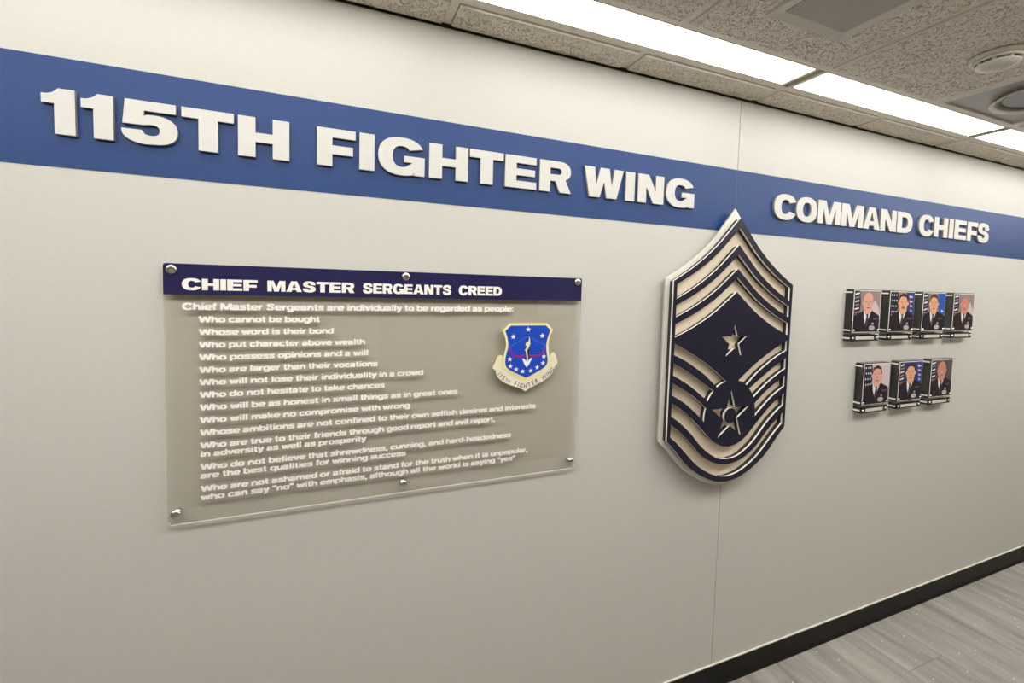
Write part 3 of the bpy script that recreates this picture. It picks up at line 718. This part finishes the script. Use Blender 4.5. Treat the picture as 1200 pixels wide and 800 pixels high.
pl = link('raised_plate', core, badge)
def setout(l, d):
    ar = sum(a[0]*b[1]-b[0]*a[1] for a, b in zip(l, l[1:]+l[:1]))
    return grow(l, d if ar < 0 else -d)
mid = curve_mesh('gap_shade_plate', [setout(outer, -.0035)]+[setout(h_, .0035) for h_ in holes], .0178, ['dark'])  # dark sheet put into the open gap to stand for its black shade
for v in mid.vertices: v.co.y -= .0295
link('gap_shade_plate', mid, badge)
face = curve_mesh('navy_face', [outer]+holes, .0006, ['navy'])
for v in face.vertices: v.co.y -= BF-.0006
link('navy_face', face, pl)
disc = lathe('star_disc', [(0, 0), (.0305, 0), (.0305, .0095), (0, .0095)], 'white_core', badge, (.0, -(BF-.010), -.473), n=40, smooth=False)
lathe('navy_face', [(0, .0095), (.0305, .0095), (.0305, .0101), (0, .0101)], 'navy', disc, (0, 0, 0), n=40, smooth=False)
# backing board: the same outline set out by about 2 cm with softened corners
rim = [(x, z+(max(0, 1-abs(x)/.10)*.015 if z > 0 else 0)-(max(0, 1-abs(x)/.20)*.007 if z < -.6 else 0)) for x, z in grow(outer, .0155)]
back = curve_mesh('backing_board', [rim], .009, ['badge_white', 'badge_side_shade'], bevel=.0012)
for v in back.vertices: v.co.y -= .020
link('backing_board', back, badge)
inlay = curve_mesh('cream_inlay', [grow(outer, -.006)], .001, ['tan'])
for v in inlay.vertices: v.co.y -= .029
link('cream_inlay', inlay, badge)
for x, z in ((-.22, 0), (.22, 0), (-.20, -.50), (.20, -.50), (0, -.02), (0, -.28)):
    lathe('spacer', [(0, .0005), (.008, .0005), (.008, .017), (0, .017)], 'dark', badge, (x*.9, 0, z))
for x, z in ((-.2, 0), (.2, 0), (-.18, -.50), (.18, -.50)):
    lathe('wall_spacer', [(0, .0005), (.008, .0005), (.008, .0202), (0, .0202)], 'dark', badge, (x, 0, z))
lathe('disc_spacer', [(0, 0), (.027, 0), (.027, .0155), (0, .0155)], 'dark', badge, (0, -.0295, -.473), n=40, smooth=False)

# ================================================================== PORTRAIT BLOCKS
for nm, c_ in (('skin_light', (225,178,155)), ('skin_pink', (226,168,148)), ('skin_tan', (228,170,128)), ('skin_red', (210,140,118)), ('suit', (28,26,38)), ('suit_brown', (38,28,34)),
             ('shirt', (230,225,225)), ('tie', (60,62,72)), ('hair_grey', (150,135,125)), ('hair_dark', (55,35,35)), ('hair_brown', (90,55,40)), ('hair_black', (38,30,34)),
             ('bg_grey', (150,132,130)), ('bg_pale', (205,190,192)), ('bg_dark', (92,84,84)), ('bg_blue', (46,60,130)), ('bg_bright_blue', (40,90,175)), ('flag_navy', (30,32,58)), ('flag_red', (120,40,58)),
             ('flag_white', (235,235,235)), ('feat', (150,90,80)), ('badge_pale', (190,175,170))):
    MAT[nm] = plain('photo_'+nm, srgb(*c_), .3, vary=.03)
PMATS = ['bg_grey','bg_pale','bg_dark','bg_blue','bg_bright_blue','flag_navy','flag_red','flag_white','suit','suit_brown','shirt','tie','hair_grey','hair_dark','hair_brown','hair_black','skin_light','skin_pink','skin_tan','skin_red','feat','badge_pale']
BW, BH, BD = .190, .190, .034
def portrait(spec):
    bm = bmesh.new(); lay = [0]; person = [False]; cx = spec.get('cx', .52)
    def poly(pts, mat):
        lay[0] += 1; y = -.0001*lay[0]*.6
        if person[0]: pts = [(cx+(u-cx)*1.36, v*1.085) for u, v in pts]
        pts = [(min(max(u, 0), 1), min(max(v, 0), 1)) for u, v in pts]
        vs = [bm.verts.new(((u-.5)*(BW-.004), y, v*(BH-.004)+.002)) for u, v in pts]
        f = bm.faces.new(vs); f.material_index = PMATS.index(mat)
    def ell(cx, cy, a, b, mat, n=20, e=2.1): poly(el(cx, cy, a, b, 0, 360-360/n, n-1, e), mat)
    poly([(0,0),(1,0),(1,1),(0,1)], spec['bg'])
    if spec.get('glow'): poly([(.62,0),(1,0),(1,.42),(.95,.60),(.80,.78),(.70,.74),(.60,.5)], 'bg_pale')
    # flag with stars, hanging in folds at the left
    if spec['flag'] == 'wide':
        poly([(0,1),(.30,1),(.34,.70),(.30,.45),(.10,.36),(0,.30)], 'flag_navy')
        for k in range(4):
            for j in range(3): poly(star(.06+.09*j+.02*(k % 2), .92-.14*k, .034, sx=1.0), 'flag_white')
    else:
        poly([(0,1),(.20,1),(.25,.70),(.22,.48),(.05,.44),(0,.42)], 'flag_navy')
        for k in range(6): poly([(.02,.93-.09*k),(.18,.96-.09*k),(.19,.925-.09*k),(.03,.895-.09*k)], 'flag_white' if k % 2 == 0 else 'bg_grey')
    poly([(0,.44),(.18,.48),(.25,.38),(.24,.2),(.0,.1)], 'flag_red')
    poly([(.06,.42),(.14,.43),(.16,.36),(.10,.33),(.05,.36)], 'flag_white')
    if spec.get('flag2'):
        poly([(.66,1),(1,1),(1,.30),(.88,.22),(.72,.5)], spec['flag2'])
        for k in range(5): poly([(.76+.02*k,.92-.12*k),(.92,.90-.12*k),(.94,.86-.12*k),(.84,.865-.12*k),(.80+.02*k,.84-.12*k)], 'bg_pale' if spec['flag2'] == 'bg_blue' else 'flag_white' if k > 2 else 'bg_bright_blue')
    person[0] = True
    s = spec['suit']; sk = spec['skin']; hr = spec['hair']
    poly([(.0,0),(.0,.26),(.10,.36),(cx-.13,.47),(cx,.43),(cx+.14,.47),(.86,.37),(.96,.26),(1,0)], s)
    poly([(cx-.11,.47),(cx+.12,.50),(cx+.03,.28),(cx-.04,.16),(cx-.09,.30)], 'shirt')
    poly([(cx-.035,.40),(cx+.035,.40),(cx+.025,.35),(cx+.045,.18),(cx-.02,.10),(cx-.05,.20),(cx-.02,.35)], 'tie')
    poly([(cx-.12,.48),(cx-.16,.40),(cx-.10,.34),(cx-.13,.29),(cx-.04,.10),(cx-.09,.30)], s)
    poly([(cx+.13,.50),(cx+.17,.42),(cx+.12,.36),(cx+.15,.30),(cx+.0,.08),(cx+.04,.26)], s)
    poly([(cx-.075,.40),(cx+.085,.40),(cx+.10,.56),(cx-.085,.56)], sk)                       # neck
    ell(cx+.005, .672, .147, .215, hr if hr else sk)                                             # hair mass
    ell(cx-.145, .655, .022, .045, sk, 10); ell(cx+.152, .655, .022, .045, sk, 10)             # ears
    ell(cx, .640, .136, .200, sk, 26)                                                          # face
    if hr and spec.get('fringe'): poly([(cx-.14,.72),(cx-.12,.84),(cx,.90),(cx+.12,.84),(cx+.142,.72),(cx+.105,.80),(cx-.02,.822),(cx-.115,.80)], hr)
    if not hr: poly([(cx-.145,.66),(cx-.15,.76),(cx-.128,.73),(cx-.130,.66)], 'hair_grey'); poly([(cx+.145,.66),(cx+.15,.76),(cx+.128,.73),(cx+.130,.66)], 'hair_grey')
    for q in (-.055, .058):
        ell(cx+q, .665, .026, .010, 'shirt', 8); ell(cx+q, .665, .010, .010, 'hair_black', 8)
        poly([(cx+q-.033,.690),(cx+q+.033,.692),(cx+q+.030,.704),(cx+q-.030,.702)], 'feat')
        if spec.get('glasses'): poly([(cx+q-.04,.680),(cx+q+.04,.680),(cx+q+.04,.674),(cx+q-.04,.674)], 'tie')
    poly([(cx-.012,.655),(cx+.012,.655),(cx+.028,.595),(cx,.585),(cx-.024,.595)], 'feat' if False else ('skin_red' if sk != 'skin_red' else 'skin_pink'))
    poly([(cx-.052,.545),(cx,.553),(cx+.055,.546),(cx+.03,.528),(cx-.025,.528)], 'feat')
    if spec.get('moustache'): poly([(cx-.06,.562),(cx,.580),(cx+.062,.564),(cx+.05,.552),(cx,.562),(cx-.045,.552)], 'hair_brown')
    ell(cx+.14, .09, .085, .055, 'badge_pale', 14); ell(cx+.16, .185, .030, .026, 'badge_pale', 8)
    for k in range(2): poly([(cx+.16,.26+.03*k),(cx+.30,.265+.03*k),(cx+.30,.285+.03*k),(cx+.16,.28+.03*k)], 'feat' if k else 'bg_blue')
    me = bpy.data.meshes.new('photograph'); bm.normal_update()
    for f in bm.faces:
        if f.normal.y > 0: f.normal_flip()
    bm.to_mesh(me); bm.free()
    for m in PMATS: me.materials.append(MAT[m])
    return me
SP = [ (2.163, .030, dict(bg='bg_grey', glow=1, flag='narrow', suit='suit', skin='skin_pink', hair=None, glasses=1), 'portrait block at left end of upper row, bald man in glasses'),
       (2.426, .030, dict(bg='bg_grey', flag='wide', flag2='bg_blue', suit='suit', skin='skin_tan', hair='hair_dark', fringe=1, moustache=1), 'second portrait block in upper row, man with moustache between two flags'),
       (2.692, .030, dict(bg='bg_grey', flag='narrow', flag2='bg_bright_blue', suit='suit', skin='skin_tan', hair='hair_brown', fringe=1, cx=.46), 'third portrait block in upper row, brown-haired man before bright blue flag'),
       (2.961, .030, dict(bg='bg_grey', glow=1, flag='narrow', suit='suit_brown', skin='skin_red', hair='hair_grey', fringe=1), 'portrait block at right end of upper row, man with short grey hair'),
       (2.270, -.308, dict(bg='bg_pale', flag='wide', suit='suit', skin='skin_pink', hair='hair_dark', fringe=1, cx=.50), 'portrait block at left end of lower row, dark-haired man on pale backdrop'),
       (2.540, -.308, dict(bg='bg_blue', flag='narrow', flag2='bg_blue', suit='suit', skin='skin_tan', hair='hair_black', fringe=1, cx=.47), 'middle portrait block of lower row, dark-haired man before deep blue flag'),
       (2.806, -.308, dict(bg='bg_dark', flag='narrow', suit='suit_brown', skin='skin_red', hair=None, cx=.48), 'portrait block at right end of lower row, bald man on dark backdrop')]
def bevel_box(name, x0, x1, y0, y1, z0, z1, mat, parent, b=.0015):
    bm = bmesh.new(); box_bm(bm, x0, x1, y0, y1, z0, z1); bmesh.ops.bevel(bm, geom=bm.edges[:], offset=b, segments=1, affect='EDGES')
    return link(name, mesh(name, bm, mat), parent)
for x, zt, spec, label in SP:
    b = empty('portrait_block', (x+BW/2, 0, Z0+zt-.232), label, 'portrait', 'acrylic portrait blocks of the command chiefs')
    hb_ = BW/2+.003; z1 = .232; zp = z1-BH-.002
    bevel_box('clear_block', -hb_, hb_, -BD, -.0005, zp-.004, z1+.002, 'block', b)
    bevel_box('back_card', -hb_+.001, hb_-.001, -.0030, -.0012, zp-.003, z1+.001, 'blackback', b, .0002)
    bevel_box('backing_card', -BW/2, BW/2, -BD-.0012, -BD-.0002, zp, zp+BH, 'blackback', b, .0003)
    bevel_box('white_border', -BW/2-.0022, BW/2+.001, -BD-.0016, -BD-.0012, zp-.001, zp+BH+.001, 'print_white', b, .0002)
    ph = link('photograph', portrait(spec), b, (0, -BD-.0018, zp))
    bevel_box('nameplate_block', -hb_, hb_, -BD, -.0005, 0, .030, 'block', b)
    bevel_box('back_card', -hb_+.001, hb_-.001, -.0030, -.0012, .001, .029, 'blackback', b, .0002)
    bevel_box('nameplate', -BW/2+.030, BW/2-.030, -BD-.0016, -BD-.0002, .007, .021, 'plate', b, .0003)
    bevel_box('nameplate_backing', -BW/2, BW/2, -BD-.0006, -BD-.0002, .003, .025, 'blackback', b, .0001)
    for sx_ in (-1, 1):
        lathe('screw_cap', [(0, .004), (.004, .0035), (.0055, .001), (.0055, 0)], 'chrome', b, (sx_*(BW/2-.010), -BD-.0006, .014), n=12)
        lathe('screw_cap', [(0, .004), (.004, .0035), (.0055, .001), (.0055, 0)], 'chrome', b, (sx_*(BW/2-.008), -BD-.0030, zp+.009), n=12)
        for zz in (.014, zp+.009, z1-.012):
            bm = bmesh.new(); box_bm(bm, -.003, .003, -BD+.004, -.0005, -.003, .003); o = link('white_side_bar', mesh('white_side_bar', bm, 'white_core'), b, (sx_*(hb_+.0032), 0, zz))  # short white bar along the outer side of the block
